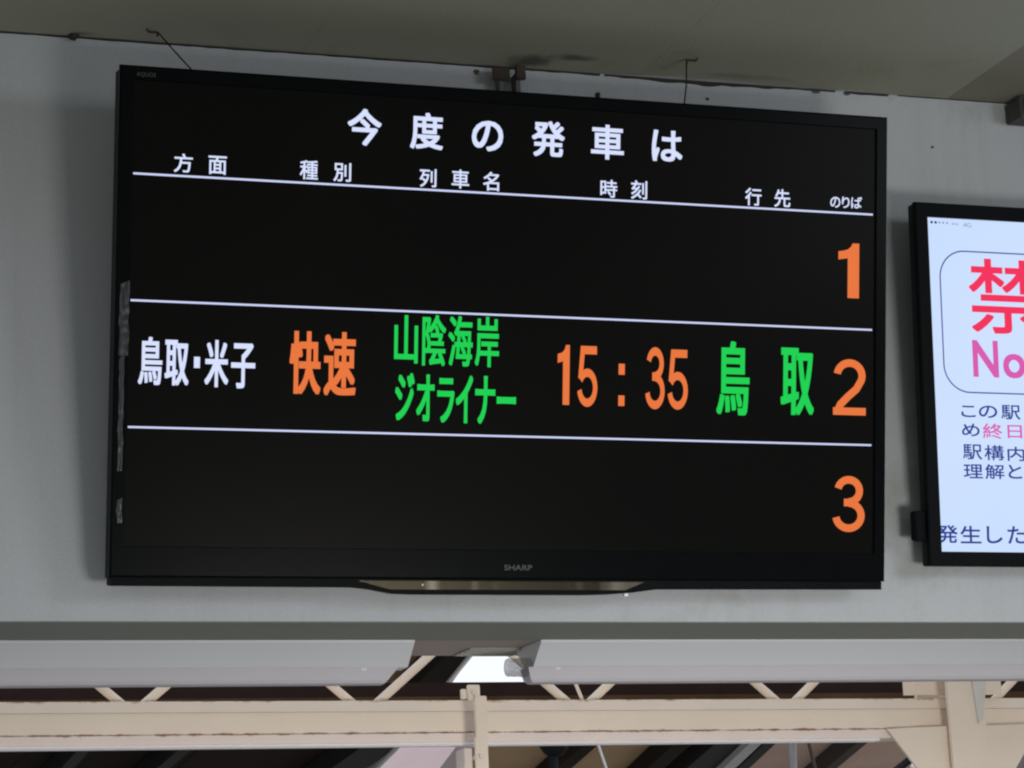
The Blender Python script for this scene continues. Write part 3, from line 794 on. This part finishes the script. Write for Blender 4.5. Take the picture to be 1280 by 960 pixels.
def panel(m, b0, b1, y0=1080, y1=878, k=-1.15, th=0.02):
    """board between two slanted lines that cross row 945 at b0 and b1"""
    f = lambda b, y: b + (y - 945) * k
    return slab('roof_board', m, [(f(b0, y0), y0), (f(b1, y0), y0), (f(b1, y1), y1), (f(b0, y1), y1)], 0.0, th)
M_frp = bpy.data.materials.new('translucent_sheet'); M_frp.use_nodes = True
nn, ll = M_frp.node_tree.nodes, M_frp.node_tree.links
b = nn['Principled BSDF']; nn.remove(b)
tr = nn.new('ShaderNodeBsdfTranslucent'); df = nn.new('ShaderNodeBsdfDiffuse'); ms = nn.new('ShaderNodeMixShader'); tn = nn.new('ShaderNodeTexNoise'); rp = nn.new('ShaderNodeValToRGB')
tn.inputs['Scale'].default_value = 9; tn.inputs['Detail'].default_value = 6
rp.color_ramp.elements[0].color = (0.50, 0.40, 0.42, 1); rp.color_ramp.elements[1].color = (0.60, 0.51, 0.50, 1)
ll.new(tn.outputs['Fac'], rp.inputs['Fac']); ll.new(rp.outputs['Color'], tr.inputs['Color']); ll.new(rp.outputs['Color'], df.inputs['Color'])
ms.inputs['Fac'].default_value = 0.25
ll.new(tr.outputs[0], ms.inputs[1]); ll.new(df.outputs[0], ms.inputs[2]); ll.new(ms.outputs[0], nn['Material Output'].inputs['Surface'])

for k in range(5): panel(M_wood, -600 + k * 210, -392 + k * 210)
panel(M_frp, 452, 596, th=0)
panel(M_tan, 598, 735); panel(M_tan, 737, 880); panel(M_brown, 882, 945); panel(M_pink, 947, 1080); panel(M_pink, 1082, 1230); panel(M_tan, 1232, 1400)
panel(M_tan, 1402, 1600)
for xb, xt, w, mm in ((85, 112, 16, M_black), (205, 240, 16, M_black), (437, 480, 44, M_black), (706, 740, 18, M_void), (820, 853, 20, M_void),
                      (882, 917, 46, M_black), (930, 962, 14, M_black), (1040, 1076, 13, M_rust), (1268, 1300, 14, M_steel), (-40, -8, 16, M_black)):
    strip('rafter', mm, xb, xt, w)
strip('flashing', M_lightbar, 472, 502, 5, off=-0.1, th=0.09)
strip('flashing', M_lightbar, 912, 944, 15, off=-0.12, th=0.1)
strip('flashing', M_steel, 576, 600, 8, off=-0.1, th=0.09)
# upper slope with the open strip of sky
U = dict(y0=878, y1=770)
slab('roof_board', M_brown, [(250, 877), (548, 877), (625, 770), (330, 770)], 0.0, 0.02)
slab('roof_board', M_wood, [(-600, 877), (248, 877), (328, 770), (-500, 770)], 0.0, 0.02)
slab('roof_board', M_wood, [(690, 877), (1150, 877), (1240, 770), (770, 770)], 0.0, 0.02)
slab('roof_board', M_pink, [(1152, 877), (1700, 877), (1800, 770), (1242, 770)], 0.0, 0.02)
strip('rafter', M_void, 541, 573, 34, yb=852, yt=820, y0=877, y1=770)
strip('flashing', M_edge, 563, 589, 4, off=-0.1, th=0.09, yb=852, yt=820, y0=877, y1=770)
# eave beam across
eb = thing('eave_beam', 'dark timber eave beam running behind the cream lattice beam', 'beam', (2.0, 7.6, 0))
z0, z1 = sight(600, 884, 7.6).z, sight(600, 852.5, 7.6).z
boxo('timber', M_wood, -3.5, 2.9, 0.0, 0.12, z0, z1, eb, 0.004)
boxo('fascia', M_fascia, -3.5, 2.9, -0.014, -0.001, z0 + 0.002, z0 + (z1 - z0) * 0.42, eb, 0.002)

# pole with a cap
pt = sight(691, 935, 8.6)
pl_ = thing('canopy_pole', 'black round pole with a flared cap under the canopy boards', 'pole', (pt.x, pt.y, 0))
bm = bmesh.new(); tube(bm, [(0, 0, 0), (0, 0, pt.z - 0.01)], 0.017, 14); link('pole_shaft', bm, M_black, pl_)
bm = bmesh.new(); tube(bm, [(0, 0, pt.z - 0.028), (0, 0, pt.z - 0.018), (0.004, 0, pt.z + 0.0), (0.004, 0, pt.z + 0.03)], [0.019, 0.036, 0.050, 0.052], 16); link('pole_cap', bm, M_black, pl_)
# pipes and wires hanging under the canopy
def hang(name, label, cat, m, a, b_, r):
    o = rod(name, m, a, b_, r, None, 10); return tag(o, label, cat)
hang('downpipe', 'pale grey pipe hanging upright behind the beam left of the column', 'pipe', M_steel, sight(990, 900, 7.8), sight(996, 1120, 7.8), 0.012)
hang('hanger_rod', 'thin rusty brown rod hanging behind the beam next to the grey pipe', 'rod', M_rust, sight(1004, 900, 7.6), sight(1058, 1120, 7.6), 0.006)
hang('guy_wire', 'thin pale wire slanting behind the beam right of the capped pole', 'wire', M_lightbar, sight(739, 905, 7.4), sight(812, 1120, 7.4), 0.004)
# white insulator near the column
it = sight(1148, 960, 7.0)
iw = thing('insulator', 'small white glossy insulator on a dark arm left of the column', 'insulator', it)
bm = bmesh.new(); tube(bm, [(-0.022, 0, 0.0), (-0.012, 0, 0.008), (0.004, 0, 0.010), (0.020, 0, 0.004)], [0.007, 0.011, 0.011, 0.007], 12); link('insulator_body', bm, M_edge, iw, smooth=True)
bm = bmesh.new(); tube(bm, [(-0.10, 0.02, -0.03), (-0.02, 0.02, 0.024), (0.06, 0.02, 0.02)], 0.012, 8); link('arm', bm, M_black, iw)
